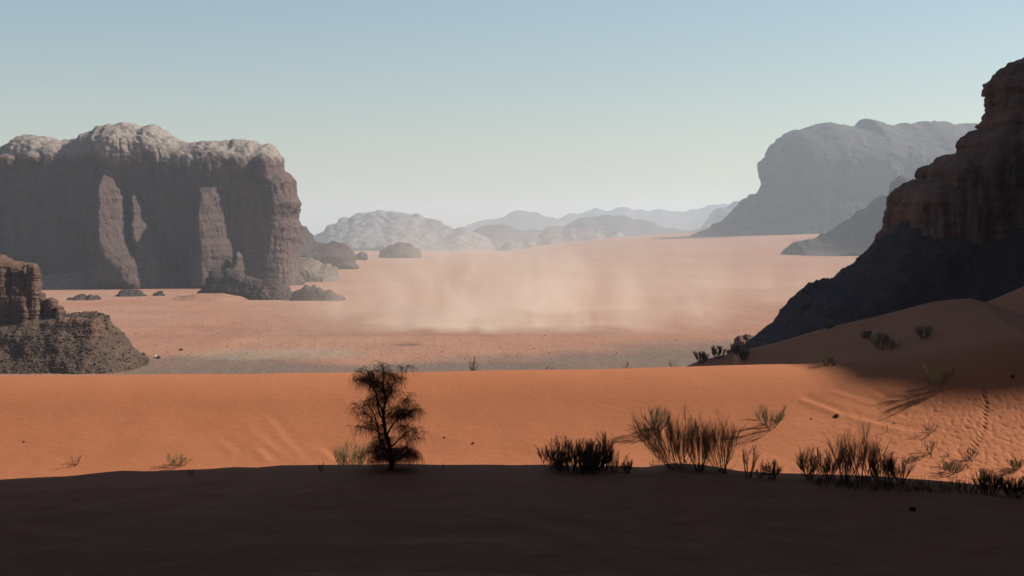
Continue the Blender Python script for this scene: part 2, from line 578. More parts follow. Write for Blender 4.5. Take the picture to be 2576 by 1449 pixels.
def sheet(name, xs, ys, mat, fn=G, kind='structure', extra=None, label=None, skew=None):
    Xg, Yg = np.meshgrid(xs, ys)
    if skew: Xg = skew(Xg, Yg)
    Zg = fn(Xg.ravel(), Yg.ravel()).reshape(Xg.shape)
    if extra is not None: Zg = Zg + extra(Xg, Yg)
    ny, nx = Xg.shape
    V = np.stack([Xg.ravel(), Yg.ravel(), Zg.ravel()], 1)
    i = np.arange(ny * nx).reshape(ny, nx)
    Q = np.stack([i[:-1, :-1].ravel(), i[:-1, 1:].ravel(), i[1:, 1:].ravel(), i[1:, :-1].ravel()], 1)
    o = mesh_obj(name, V, Q, mat)
    if kind: o['kind'] = kind
    return o

def print_dents(X, Y):
    Z = np.zeros_like(X)
    for (hx, hy) in prints:
        dx = (X - hx); dy = (Y - hy)
        u = dx * .45 - dy * .89; v = dx * .89 + dy * .45
        r = (u / .25) ** 2 + (v / .12) ** 2
        Z += -.05 * np.exp(-r ** 1.3) + .012 * np.exp(-((np.sqrt(r) - 1.5) / .4) ** 2)
    for (ax, ay), (bx, by), hgt in scratches:
        ex, ey = bx - ax, by - ay; L2 = ex * ex + ey * ey
        t = ((X - ax) * ex + (Y - ay) * ey) / L2
        w = smooth(0, .15, t) * smooth(1, .8, t)
        dd = ((X - ax) * ey - (Y - ay) * ex) / math.sqrt(L2)
        Z += w * hgt * (np.exp(-(dd / .3) ** 2) - .8 * np.exp(-((dd + .55) / .35) ** 2))
    return Z

scratches = []
for a_, b_, h_ in (((2005, 1003), (2130, 1052), .07), ((2120, 1048), (2335, 1100), .05), ((2180, 990), (2330, 1040), .04), ((2080, 985), (2240, 1030), .03),
                   ((615, 1072), (745, 1168), .018), ((665, 1050), (775, 1168), .022), ((540, 1105), (600, 1150), .025), ((640, 1130), (680, 1165), .04), ((800, 1130), (840, 1165), .05)):
    p_, q_ = hit(*a_), hit(*b_)
    scratches.append(((p_[0], p_[1]), (q_[0], q_[1]), h_))

xs_f = np.concatenate([np.arange(-90, -30, 1.0), np.arange(-30, 32, .2), np.arange(32, 130, 1.0)])
ys_f = np.concatenate([np.arange(-70, 38, 1.5), np.arange(38, 70, .2), np.arange(70, 84.01, .7)])
sheet('foreground_dune', xs_f, np.unique(np.append(ys_f, 84.0)), M_sand)
xs_d = np.concatenate([np.arange(-220, -50, 2.0), np.arange(-50, 29, .17), np.arange(29, 43, .07), np.arange(43, 50, .17), np.arange(50, 240, 2.0)])
ys_d = np.concatenate([[84.0], np.arange(84.3, 94, .3), np.arange(94, 112.5, .09), np.arange(112.5, 114, .2), np.arange(114, 262, 2.0)])
sheet('sunlit_dune', xs_d, ys_d, M_sand, extra=print_dents)
ys_p = np.concatenate([np.arange(225, 600, 15), 600 * 1.018 ** np.arange(0, 205)])
ts = np.linspace(-1, 1, 301)
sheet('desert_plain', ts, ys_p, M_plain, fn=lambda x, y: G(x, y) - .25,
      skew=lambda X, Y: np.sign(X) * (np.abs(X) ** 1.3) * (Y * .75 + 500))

# ------------------------------------------------------------------ dunes lying in the cliff's shadow
def mound(name, pts, d, front, backs, mat, label, back_w=60, front_w=None):
    cx, cz = line(pts, d)
    xs = np.linspace(cx.min(), cx.max(), 220)
    ys = np.concatenate([np.linspace(d - (front_w or 90), d, 90), np.linspace(d, d + back_w, 25)[1:]])
    def fn(x, y):
        c = np.interp(x, cx, cz)
        a = d + 4 * fbm(x * .02, 0 * x, 0 * x + d, 2) - y
        z = c - np.where(a > 0, front * (np.sqrt(a * a + 9) - 3), backs * (-a))
        return z + .7 * fbm(x * .03, y * .03, 0 * x + d, 3)
    return sheet(name, xs, ys, mat, fn=fn)
mound('shaded_dune', [(1640, 960), (1700, 934), (1760, 908), (1860, 882), (1950, 862), (2050, 832), (2200, 797), (2350, 757), (2440, 748),
                      (2500, 764), (2576, 790), (2800, 830), (3100, 900)], 235, .20, .5, M_sand, '', back_w=60)
mound('shaded_dune', [(2250, 900), (2330, 840), (2400, 800), (2470, 764), (2530, 738), (2576, 718), (2700, 670), (2900, 640), (3200, 640)], 300, .3, .4, M_sand, '', back_w=80)

# ------------------------------------------------------------------ great mesa on the left
def thing(name, loc, label, cat, group=None):
    o = empty(name, loc); tag(o, label, cat, group); return o

mb = W(370, 715, 1900)
mesa = thing('mesa', mb, 'great flat-topped sandstone mesa with pale domed top, shaded front and rounded right end', 'mesa')
mb0 = mb
def mesa_rel(U, Z):
    r = 15 * fbm(U / 95., 0 * U + 3, Z / 400., 3) + 5 * fbm(U / 30., 0 * U + 8, Z / 160., 2)
    for c, w, h in ((-690, 40, -14), (-520, 30, 12), (-330, 26, -12)):
        r = r + h * np.exp(-((U - c) / w) ** 2)
    return r + .06 * (U + 480)
mesa_out = [(-1100, 800), (-1100, 420), (-700, 380), (-350, 395), (-120, 372), (0, 372), (28, 358), (60, 342), (110, 345), (180, 358), (215, 335), (262, 320),
            (330, 316), (385, 320), (425, 338), (462, 358), (520, 358), (590, 362), (650, 362), (690, 370), (708, 396), (712, 430), (730, 440), (748, 464),
            (754, 500), (752, 560), (748, 610), (750, 660), (756, 800)]
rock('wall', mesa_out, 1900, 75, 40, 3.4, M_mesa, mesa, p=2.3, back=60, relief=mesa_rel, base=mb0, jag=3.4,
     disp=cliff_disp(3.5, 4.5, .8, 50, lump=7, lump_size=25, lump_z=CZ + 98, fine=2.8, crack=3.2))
def butt(out, d, T, Rr, lab=None, vox=2.6):
    o = rock('buttress', out, d, T * 1.35, Rr, vox, M_butt, mesa, p=1.35, back=T * 1.3, base=mb0, flare=.16, jag=2.0,
             disp=cliff_disp(2.6, 2.2, 1.2, 24, fine=1.4, crack=1.8))
    return o
butt([(225, 760), (232, 560), (240, 470), (262, 432), (285, 455), (302, 480), (318, 530), (330, 570), (345, 600), (372, 624), (396, 650), (410, 690), (414, 760)], 1801, 36, 30)
butt([(322, 760), (325, 560), (332, 492), (346, 488), (362, 520), (382, 572), (400, 590), (425, 622), (444, 655), (456, 700), (458, 760)], 1814, 26, 18)
butt([(470, 760), (478, 520), (500, 474), (545, 472), (560, 510), (566, 560), (578, 605), (583, 650), (586, 760)], 1815, 32, 24)
butt([(585, 760), (590, 640), (600, 618), (607, 640), (615, 700), (618, 760)], 1802, 14, 7)
butt([(608, 790), (612, 690), (635, 668), (665, 658), (700, 664), (730, 676), (760, 694), (780, 790)], 1900, 18, 14)
butt([(-260, 760), (-250, 520), (-215, 450), (-160, 452), (-120, 520), (-90, 640), (-70, 760)], 1775, 34, 26)
# rim blocks: a broken lip along the top of the face
for i, (X, Y, w, h) in enumerate([(20, 400, 60, 30), (90, 392, 55, 26), (420, 400, 90, 34), (505, 402, 46, 42), (600, 408, 60, 44), (665, 410, 52, 52), (340, 400, 60, 20)]):
    o = [(X - w / 2, Y + h), (X - w / 2, Y), (X - w / 3, Y - h * .35), (X, Y - h * .5), (X + w / 3, Y - h * .35), (X + w / 2, Y), (X + w / 2 - 4, Y + h)]
    rock('rock_dome', o, 1842, 20, 10, 2.6, M_mesa, mesa, p=2.0, base=mb0, disp=cliff_disp(3, 1, 1, 22, lump=3, lump_size=12, lump_z=CZ + 80))
tal = [(-900, 780), (-900, 690), (-300, 690), (0, 706), (90, 703), (170, 696), (215, 700), (255, 690), (300, 708), (420, 707), (520, 698), (600, 690), (680, 655),
       (740, 648), (800, 655), (850, 668), (842, 690), (700, 700), (600, 712), (300, 730), (0, 745)]
rock('talus_slope', [(-900, 790), (-900, 668), (-300, 672), (0, 690), (120, 690), (200, 684), (255, 694), (330, 708), (400, 790)], 1795, 22, 16, 2.6, M_mtal, mesa, p=1.3, back=60, flare=.5, flare_z=CZ - 34, base=mb0,
     disp=cliff_disp(3.5, 1, .5, 22, fine=2.0))
rock('talus_slope', [(470, 790), (520, 700), (600, 682), (640, 660), (690, 652), (740, 644), (790, 654), (830, 664), (852, 674), (870, 790)], 2080, 26, 18, 2.6, M_mtal, mesa, p=1.3, back=60, flare=.5, flare_z=CZ - 30, base=mb0,
     jag=2.5, disp=cliff_disp(3.5, 2, .5, 22, fine=2.2))

# hill running behind the mesa
def hill(name, out, d, T, Rr, vox, mat, label, cat='hill', group=None, p=1.25, disp=None, flare=.3, back=None, relief=None, sub=1, jag=None):
    b = W(sum(q[0] for q in out) / len(out), 640, d)
    o = rock(name, out, d, T, Rr, vox, mat, None, p=p, back=back or T, flare=flare, disp=disp, base=(b[0], b[1], 0), relief=relief, cap_z=-90, sub=sub, jag=vox * 1.1 if jag is None else jag)
    o.location = (b[0], b[1], 0)
    tag(o, label, cat, group)
    return o

hill('rocky_hill', [(640, 700), (640, 540), (700, 545), (738, 562), (765, 575), (790, 600), (810, 610), (850, 608), (878, 618), (893, 632), (905, 680)],
     2900, 80, 50, 5, M_low, 'dark rocky hill sloping out from behind the right end of the mesa', disp=cliff_disp(14, 12, 3, 55, fine=4))
hill('rock_outcrop', [(890, 655), (893, 638), (905, 634), (922, 636), (930, 655)], 3300, 20, 14, 3.4, M_low,
     'tiny dark rock lying on the plain beyond the mesa', cat='rock outcrop', disp=cliff_disp(4, 1, 1, 30))
hill('rocky_hill', [(955, 670), (960, 628), (978, 614), (1000, 606), (1022, 610), (1045, 620), (1060, 632), (1065, 670)], 4600, 90, 60, 6, M_low,
     'small dark hill in front of the foot of the big pale dome', disp=cliff_disp(18, 16, 3, 60, fine=5))
# the pale dome and the far ranges
hill('pale_dome', [(770, 700), (798, 590), (830, 570), (862, 552), (900, 542), (950, 536), (1000, 534), (1035, 540), (1075, 553), (1120, 566), (1170, 575), (1210, 590),
                   (1240, 610), (1260, 700)], 8200, 700, 230, 18, M_pale, 'broad pale streaked sandstone dome on the horizon beside the mesa',
     disp=cliff_disp(55, 60, 10, 420, fine=22), p=1.35, flare=.9)
hill('distant_hill', [(1150, 700), (1165, 610), (1185, 582), (1200, 570), (1235, 562), (1262, 562), (1290, 574), (1320, 592), (1345, 700)], 9300, 500, 220, 22, M_far,
     'rounded blue-grey hill in the gap right of the pale dome', disp=cliff_disp(40, 30, 8, 400), flare=.6)
hill('distant_hill', [(1240, 700), (1270, 600), (1330, 572), (1400, 566), (1440, 560), (1480, 548), (1540, 545), (1600, 552), (1660, 566), (1720, 572), (1800, 566), (1860, 600), (1880, 700)],
     10500, 700, 240, 26, M_far, 'long low blue ridge behind the rising dust', disp=cliff_disp(55, 45, 10, 500), flare=.6)
hill('pale_dome', [(1220, 700), (1245, 628), (1290, 610), (1340, 592), (1380, 578), (1440, 572), (1500, 572), (1545, 582), (1580, 600), (1600, 612), (1625, 700)], 7600, 420, 170, 17, M_pale,
     'low pale hill standing just behind the dust at the far edge of the plain', disp=cliff_disp(36, 40, 8, 320, fine=15), flare=.9)
hill('distant_hill', [(1080, 700), (1120, 590), (1160, 572), (1200, 556), (1240, 552), (1268, 548), (1290, 536), (1320, 531), (1350, 533), (1395, 545), (1440, 560), (1480, 700)], 15500, 800, 300, 34, M_far,
     'faint peaked hill on the skyline at the middle of the gap', disp=cliff_disp(50, 50, 12, 600), flare=.5)
hill('distant_hill', [(1360, 700), (1400, 550), (1440, 534), (1490, 522), (1560, 520), (1620, 528), (1690, 530), (1740, 524), (1790, 516), (1850, 512), (1900, 540), (1920, 700)], 16500, 900, 320, 36, M_far,
     'faintest pale blue plateau on the skyline left of the big right mesa', disp=cliff_disp(50, 50, 12, 650), flare=.5)
hill('distant_hill', [(1765, 700), (1775, 556), (1792, 534), (1812, 520), (1840, 512), (1900, 505), (1960, 505), (1990, 700)], 11500, 700, 160, 26, M_far,
     'small flat bluff peeping out beside the foot of the big right mesa', disp=cliff_disp(40, 40, 10, 400), flare=.5)

# big hazy mesa on the right
hill('mesa', [(1700, 700), (1735, 590), (1780, 572), (1820, 548), (1845, 530), (1870, 500), (1885, 488), (1908, 486), (1912, 440), (1920, 400), (1935, 372), (1958, 348),
              (2000, 328), (2040, 316), (2068, 308), (2110, 314), (2150, 312), (2158, 304), (2172, 300), (2188, 306), (2215, 318), (2255, 316), (2268, 310), (2290, 316),
              (2320, 311), (2380, 315), (2420, 312), (2440, 316), (2470, 303), (2540, 300), (2700, 330), (2900, 320), (2960, 700)],
     5600, 380, 180, 11, M_far, 'huge blue hazy mesa with a steep left cliff, behind the dark slope at right', cat='mesa', disp=cliff_disp(20, 26, 3, 240, fine=7, crack=16), p=2.0, flare=.3, back=130)
hill('rocky_hill', [(1955, 690), (1972, 628), (1990, 612), (2050, 598), (2100, 580), (2125, 560), (2150, 532), (2200, 502), (2235, 490), (2245, 460), (2270, 442), (2300, 445), (2340, 450), (2400, 470), (2440, 700)],
     3400, 200, 100, 7.5, M_far, 'grey mid-distance ridge tapering onto the plain behind the dark slope', disp=cliff_disp(14, 12, 3, 130, fine=4), p=1.4, back=80)

# ------------------------------------------------------------------ low outcrops before the mesa
def outcrop(name, out, d, T, label, cat='rock outcrop', group=None, Rr=8, vox=1.6, mat=M_low, lump=2.0):
    return hill(name, out, d, T, Rr, vox, mat, label, cat, group, p=1.3, flare=.25, disp=cliff_disp(3.2, 2.0, 1.6, 14, lump=lump, lump_size=8, lump_z=-90, fine=.6))
ob = W(650, 750, 1500)
oc = thing('rock_outcrop', (ob[0], ob[1], 0), 'long dark ragged ridge of rock lying on the sand before the mesa', 'rock outcrop')
for out, d, T, Rr_ in (([(500, 790), (503, 740), (512, 722), (518, 700), (526, 684), (545, 677), (572, 675), (602, 680), (625, 694), (640, 700), (655, 712), (660, 790)], 1530, 12, 8),
                  ([(560, 790), (600, 716), (640, 702), (680, 702), (705, 706), (722, 720), (745, 738), (752, 790)], 1470, 12, 9),
                  ([(600, 790), (625, 738), (660, 722), (700, 728), (730, 742), (750, 756), (756, 790)], 1440, 8, 8)):
    rock('ridge', out, d, T, Rr_, 1.35, M_low, oc, p=1.6, flare=.35, jag=2.4, base=(ob[0], ob[1], 0), disp=cliff_disp(2.4, 2.6, 1.2, 11, lump=2, lump_size=7, lump_z=-90, fine=1.0))
rock('boulder_heap', [(728, 790), (735, 740), (755, 726), (772, 716), (784, 722), (790, 714), (796, 724), (815, 730), (835, 728), (842, 738), (856, 742), (868, 748), (870, 790)], 1420, 7, 4, 1.1, M_low, oc, p=1.6, flare=.25, jag=2.0,
     base=(ob[0], ob[1], 0), disp=cliff_disp(1.4, 1.2, .6, 8, lump=1.2, lump_size=5, lump_z=-90, fine=.6))
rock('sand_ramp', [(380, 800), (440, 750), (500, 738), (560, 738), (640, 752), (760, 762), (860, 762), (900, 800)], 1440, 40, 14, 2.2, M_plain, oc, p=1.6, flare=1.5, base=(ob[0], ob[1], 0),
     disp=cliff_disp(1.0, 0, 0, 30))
outcrop('rock_outcrop', [(150, 790), (160, 762), (180, 748), (208, 738), (238, 745), (262, 758), (280, 790)], 1440, 14, 'low grey rock mound on the sand, leftmost of three before the mesa', group=None)
outcrop('rock_outcrop', [(282, 780), (290, 742), (305, 731), (330, 727), (352, 732), (372, 744), (378, 780)], 1530, 14, 'low oval rock mound between the leftmost mound and the small one')
outcrop('rock_outcrop', [(378, 770), (382, 742), (395, 733), (408, 731), (415, 740), (418, 770)], 1540, 7, 'smallest rock mound, between the oval mound and the long dark ridge')

# ------------------------------------------------------------------ near hill at left
nb = W(150, 930, 690)
nh = thing('rocky_hill', (nb[0], nb[1], 0), 'near brown cliff and grey gravel hill rising from the plain at the left edge', 'hill')
nb0 = (nb[0], nb[1], 0)
rock('cliff', [(-420, 990), (-420, 560), (-200, 600), (-60, 628), (0, 640), (18, 648), (40, 656), (60, 662), (82, 660), (86, 690), (94, 730), (100, 740), (104, 990)],
     700, 14, 4, .75, M_near, nh, p=2.8, back=12, base=nb0, flare=.1, jag=.9, relief=lambda U, Z: 4 * fbm(U / 9., 0 * U, Z / 22., 3),
     disp=cliff_disp(.9, 1.3, .6, 9, fine=.6, crack=1.0))
for o_, d_, T_ in (([(92, 900), (96, 736), (112, 738), (116, 752), (120, 900)], 696, 5), ([(110, 900), (114, 752), (126, 748), (138, 752), (142, 772), (146, 900)], 694, 5),
                   ([(132, 900), (140, 772), (158, 772), (162, 786), (170, 900)], 691, 5), ([(64, 900), (66, 700), (74, 664), (92, 668), (97, 730), (102, 900)], 688, 4),
                   ([(20, 900), (26, 760), (48, 742), (70, 750), (84, 900)], 686, 5), ([(-30, 900), (-26, 700), (-8, 672), (16, 680), (26, 740), (30, 900)], 685, 5)):
    rock('crag', o_, d_, T_, 2.2, .6, M_near, nh, p=2.6, back=T_, base=nb0, jag=.7, disp=cliff_disp(.7, .8, .6, 5, fine=.5))
rock('talus_slope', [(-420, 1000), (-420, 800), (-100, 800), (0, 792), (60, 796), (120, 790), (160, 788), (205, 788), (240, 786), (268, 792), (280, 812), (296, 826), (308, 846), (326, 868), (346, 882), (366, 896),
                     (378, 1000)], 694, 12, 9, .85, M_talus, nh, p=1.7, back=14, base=nb0, flare=1.05, jag=.6, flare_z=CZ - 34, relief=lambda U, Z: 5 * fbm(U / 14., 0 * U + 4, Z / 18., 3),
     disp=cliff_disp(1.6, 1.6, .7, 9, fine=.9))
rock('rock_ledge', [(10, 990), (20, 850), (60, 826), (110, 812), (150, 798), (200, 800), (240, 800), (262, 822), (280, 990)], 680, 6, 4, .7, M_near, nh, jag=1.0, p=1.8, back=16, base=nb0, flare=.8, flare_z=CZ - 42,
     disp=cliff_disp(1.8, 1.0, .9, 7, fine=.8))

# ------------------------------------------------------------------ dark cliff at right and the unseen walls added to block light
rb = W(2400, 800, 470)
rc = thing('cliff', (rb[0], rb[1], 20), 'towering dark cliff in shadow filling the right edge, with a long left slope', 'cliff')
rb0 = (rb[0], rb[1], 20)
rock('cliff_face', [(2190, 1000), (2190, 640), (2212, 600), (2228, 570), (2232, 530), (2240, 520), (2242, 490), (2262, 470), (2290, 455), (2308, 448), (2312, 420), (2350, 402), (2392, 398), (2410, 385),
                    (2424, 350), (2440, 335), (2462, 326), (2478, 322), (2482, 290), (2488, 270), (2484, 235), (2486, 205), (2500, 198), (2520, 172), (2545, 158), (2576, 147), (2650, 120), (2800, 100), (2900, 95), (2900, 1000)],
     480, 24, 8, .85, M_right, rc, p=2.4, back=12, base=rb0, flare=.06, jag=1.2, relief=lambda U, Z: 9 * fbm(U / 26., 0 * U + 2, Z / 70., 3),
     disp=cliff_disp(1.0, 2.8, .8, 14, fine=1.0, crack=1.2))
rock('scree_slope', [(1800, 1010), (1830, 880), (1880, 858), (1920, 826), (1960, 792), (1985, 762), (2008, 735), (2030, 712), (2075, 700), (2110, 685), (2150, 662), (2185, 620), (2215, 590), (2260, 560), (2400, 540), (2800, 540),
                     (2950, 560), (2950, 1010)], 465, 14, 12, 1.3, M_rtal, rc, p=1.7, back=14, base=rb0, flare=.75, jag=.9, flare_z=CZ + 4, relief=lambda U, Z: 5 * fbm(U / 30., 0 * U + 6, Z / 40., 3),
     disp=cliff_disp(1.6, 2.0, .5, 16, fine=.8))
hill('rock_outcrop', [(1835, 900), (1846, 858), (1852, 848), (1862, 842), (1870, 848), (1880, 840), (1895, 846), (1912, 834), (1940, 850), (1960, 900)], 560, 5, 3, .7, M_right,
     'ragged toe of dark rocks at the foot of the dark cliff\'s slope', cat='rock outcrop', disp=cliff_disp(1.0, .8, .4, 5, lump=1, lump_size=3, lump_z=-90, fine=.5))
# its continuation out of frame on the right, towards the viewer (it shades the dunes; far part raised to block sky)
a90 = math.pi / 2
rock('cliff_face', [(122, 20), (124, CZ + 60), (129, CZ + 95), (133, CZ + 105), (136.5, CZ + 109), (141, CZ + 111), (150, CZ + 114), (172, CZ + 117), (195, CZ + 126), (225, CZ + 220), (300, CZ + 280), (400, CZ + 280), (428, CZ + 260), (430, 20)],
     0, 36, 12, 4, M_right, rc, image=False, angle=a90, origin=(205, 0), base=rb0, disp=cliff_disp(2.0, 2, 1, 25), sub=0)
rock('cliff_face', [(205, 20), (215, CZ + 120), (235, CZ + 220), (270, CZ + 250), (400, CZ + 260), (520, CZ + 255), (560, 20)],  # unseen taller tier, added to block sky light from the dunes
     0, 40, 20, 6, M_right, rc, image=False, angle=a90, origin=(300, 0), base=rb0, disp=cliff_disp(3.0, 2, 1, 30), sub=0)
wl = thing('light_blocker', (100, 20, 50), 'unseen walls and roof added around the viewer to block sky light from the foreground', 'cliff')  # walls behind and at left and the roof are added to cut sky light
rock('wall', [(-150, 20), (-150, 230), (-60, 240), (60, 236), (84, 225), (91, 200), (93, 20)], 0, 26, 12, 5, M_right, wl, image=False, angle=a90, origin=(76, 0), base=(100, 20, 50),
     disp=cliff_disp(2.0, 1, 1, 30), sub=0)
rock('wall', [(-160, 20), (-160, 150), (-140, 210), (0, 220), (120, 230), (160, 230), (160, 20)], 0, 30, 14, 5, M_right, wl, image=False, angle=0, origin=(0, -50), base=(100, 20, 50),  # back wall, out of view, added against sky light
     disp=cliff_disp(2.0, 1, 1, 30), sub=0)
rock('wall', [(-150, 20), (-150, 200), (-60, 200), (10, 180), (60, 150), (76, 20)], 0, 24, 12, 5, M_right, wl, image=False, angle=a90, origin=(-58, 0), base=(100, 20, 50),  # left wall, out of view, added against sky light
     disp=cliff_disp(2.0, 1, 1, 30), sub=0)
rock('blocker_roof', [(-90, CZ + 30), (-90, CZ + 92), (110, CZ + 104), (110, CZ + 30), (60, CZ + 36), (0, CZ + 42), (-50, CZ + 38)], 0, 62, 14, 5, M_right, wl, image=False, angle=0, origin=(0, 5), base=(100, 20, 50),  # unseen roof added overhead to darken the foreground shade
     back=48, disp=cliff_disp(2.0, 1, 1, 30), sub=0)

# ------------------------------------------------------------------ vegetation
def tubes(lines, sides=3):
    """lines: list of (pts, radii); returns verts, quads"""
    V = []; Q = []; base = 0
    by = {}
    for pts, rad in lines: by.setdefault(len(pts), []).append((pts, rad))
    for n, ls in by.items():
        P = np.array([l[0] for l in ls], float); r = np.array([l[1] for l in ls], float)[..., None]
        T = np.gradient(P, axis=1); T /= np.linalg.norm(T, axis=2)[..., None] + 1e-9
        A = np.cross(T, np.array([.31, .77, .11])); A /= np.linalg.norm(A, axis=2)[..., None] + 1e-9
        B = np.cross(T, A)
        rings = np.stack([P + r * (math.cos(2 * math.pi * k / sides) * A + math.sin(2 * math.pi * k / sides) * B) for k in range(sides)], 2)
        V.append(rings.reshape(-1, 3))
        m = len(ls)
        l0 = (np.arange(m) * n * sides)[:, None, None]; i0 = (np.arange(n - 1) * sides)[None, :, None]; k0 = np.arange(sides)[None, None, :]
        k1 = (k0 + 1) % sides
        q = np.stack([l0 + i0 + k0, l0 + i0 + k1, l0 + i0 + sides + k1, l0 + i0 + sides + k0], -1).reshape(-1, 4) + base
        Q.append(q); base += m * n * sides
    return np.concatenate(V), np.concatenate(Q)

def grow(r, p, d, length, rad, bend, n=4, wob=.12, grav=0.0, tip=.35):
    pts = [tuple(p)]; rr = [rad]
    d = Vector(d).normalized(); p = Vector(p)
    for i in range(n):
        d = (d + Vector((r.gauss(0, wob), r.gauss(0, wob), r.gauss(0, wob) + bend - grav * (i + 1) / n))).normalized()
        p = p + d * (length / n)
        pts.append(tuple(p)); rr.append(rad * (1 - (1 - tip) * (i + 1) / n))
    return pts, rr, d

def shrub(X, Y, w, h, label, seed, d=None, stems=9, dens=1.0, mat=M_twig, lean=0.0, open_=.25, name='desert_shrub', thick=1.0, group='desert shrubs', at=None):
    """broom-like desert shrub; w, h in photo units"""
    r = random.Random(seed)
    if at is not None:
        bx, by, bz = at
    elif d is None:
        bx, by, bz = hit(X, Y)
    else:
        bx = W(X, Y, d)[0]; by = d; bz = G1(bx, d)
    m = by / F
    Wd, H = w * m, h * m
    if d is not None and at is None:
        H = W(X, Y - h, d)[2] - bz          # the top is where the photo shows it
        H = max(H, .35)
    root = empty(name, (bx, by, bz - .02)); tag(root, label, 'tree' if name.endswith('tree') else 'shrub', group)
    px = by / F * 2.516            # one picture pixel in metres, for a sensible lower limit of twig radius
    tr_ = max(.005, .105 * px) * thick
    woody = []; fine = []
    ns = stems
    for s in range(ns):
        az = 2 * math.pi * (s + r.random() * .8) / ns
        rad0 = Wd * (.10 if stems < 20 else .22 if stems < 30 else .46) * math.sqrt(r.random())
        outw = (Wd * .5) * (.35 + .65 * r.random())
        hh = H * (1 - open_ * r.random()) * (1 - .25 * (outw / (Wd * .5 + 1e-6)) ** 2)
        tgt = Vector((math.cos(az) * outw + lean * H, math.sin(az) * outw, hh))
        p0 = Vector((math.cos(az) * rad0, math.sin(az) * rad0, 0))
        dirv = (tgt - p0); L = dirv.length
        start = Vector((dirv.x * r.uniform(1.0, 1.8), dirv.y * 1.35, dirv.z * r.uniform(.6, 1)))
        pts, rr, dd = grow(r, p0, start, L * r.uniform(.72, .95), tr_ * 2.4 * (1 if h < 90 else 1.7), .08, 6, .11, 0, .45)
        woody.append((pts, rr))
        nb = max(3, int(8 * dens * r.uniform(.7, 1.2)))
        for b in range(nb):
            t = r.uniform(.18, 1.0) * (len(pts) - 1.001)
            i = int(t); q = Vector(pts[i]).lerp(Vector(pts[i + 1]), t - i)
            base_d = (Vector(pts[i + 1]) - Vector(pts[i])).normalized()
            dv = base_d + Vector((r.gauss(0, .42), r.gauss(0, .42), .35 + r.random() * .4))
            bl = L * r.uniform(.25, .5)
            # stay within the height
            bl = min(bl, max(.1 * H, (H * 1.03 - q.z)))
            bp, br, bd = grow(r, q, dv, bl, tr_ * 1.35, .10, 3, .10, 0, .6)
            woody.append((bp, br)) if b % 2 == 0 else fine.append((bp, br))
            for c in range(max(3, int(10 * dens))):
                u = r.uniform(.15, 1.0) * (len(bp) - 1.001); j = int(u)
                q2 = Vector(bp[j]).lerp(Vector(bp[j + 1]), u - j)
                d2 = (Vector(bp[j + 1]) - Vector(bp[j])).normalized() + Vector((r.gauss(0, .35), r.gauss(0, .35), .25 + r.random() * .5))
                tl = min(L * r.uniform(.12, .28), max(.06 * H, H * 1.06 - q2.z))
                tp, tr2, _ = grow(r, q2, d2, tl, tr_ * .95, .06, 2, .10, 0, .45)
                fine.append((tp, tr2))
    for b in range(r.randrange(1, 4) if Wd > .6 else 0):
        az = r.random() * 6.283
        dp, dr, _ = grow(r, Vector((math.cos(az) * Wd * .08, math.sin(az) * Wd * .08, 0)), Vector((math.cos(az), math.sin(az), r.uniform(.25, .9))), H * r.uniform(.5, .95), tr_ * 2.2, r.uniform(-.05, .12), 6, .2, 0, .4)
        woody.append((dp, dr))
    V, Q = tubes(woody, 4); so = mesh_obj('stems', V, Q, M_bark, root, True)
    if ns >= 30: so['kind'] = 'stuff'
    V, Q = tubes(fine, 3); o = mesh_obj('twigs', V, Q, mat, root, True); o['kind'] = 'stuff'
    return root

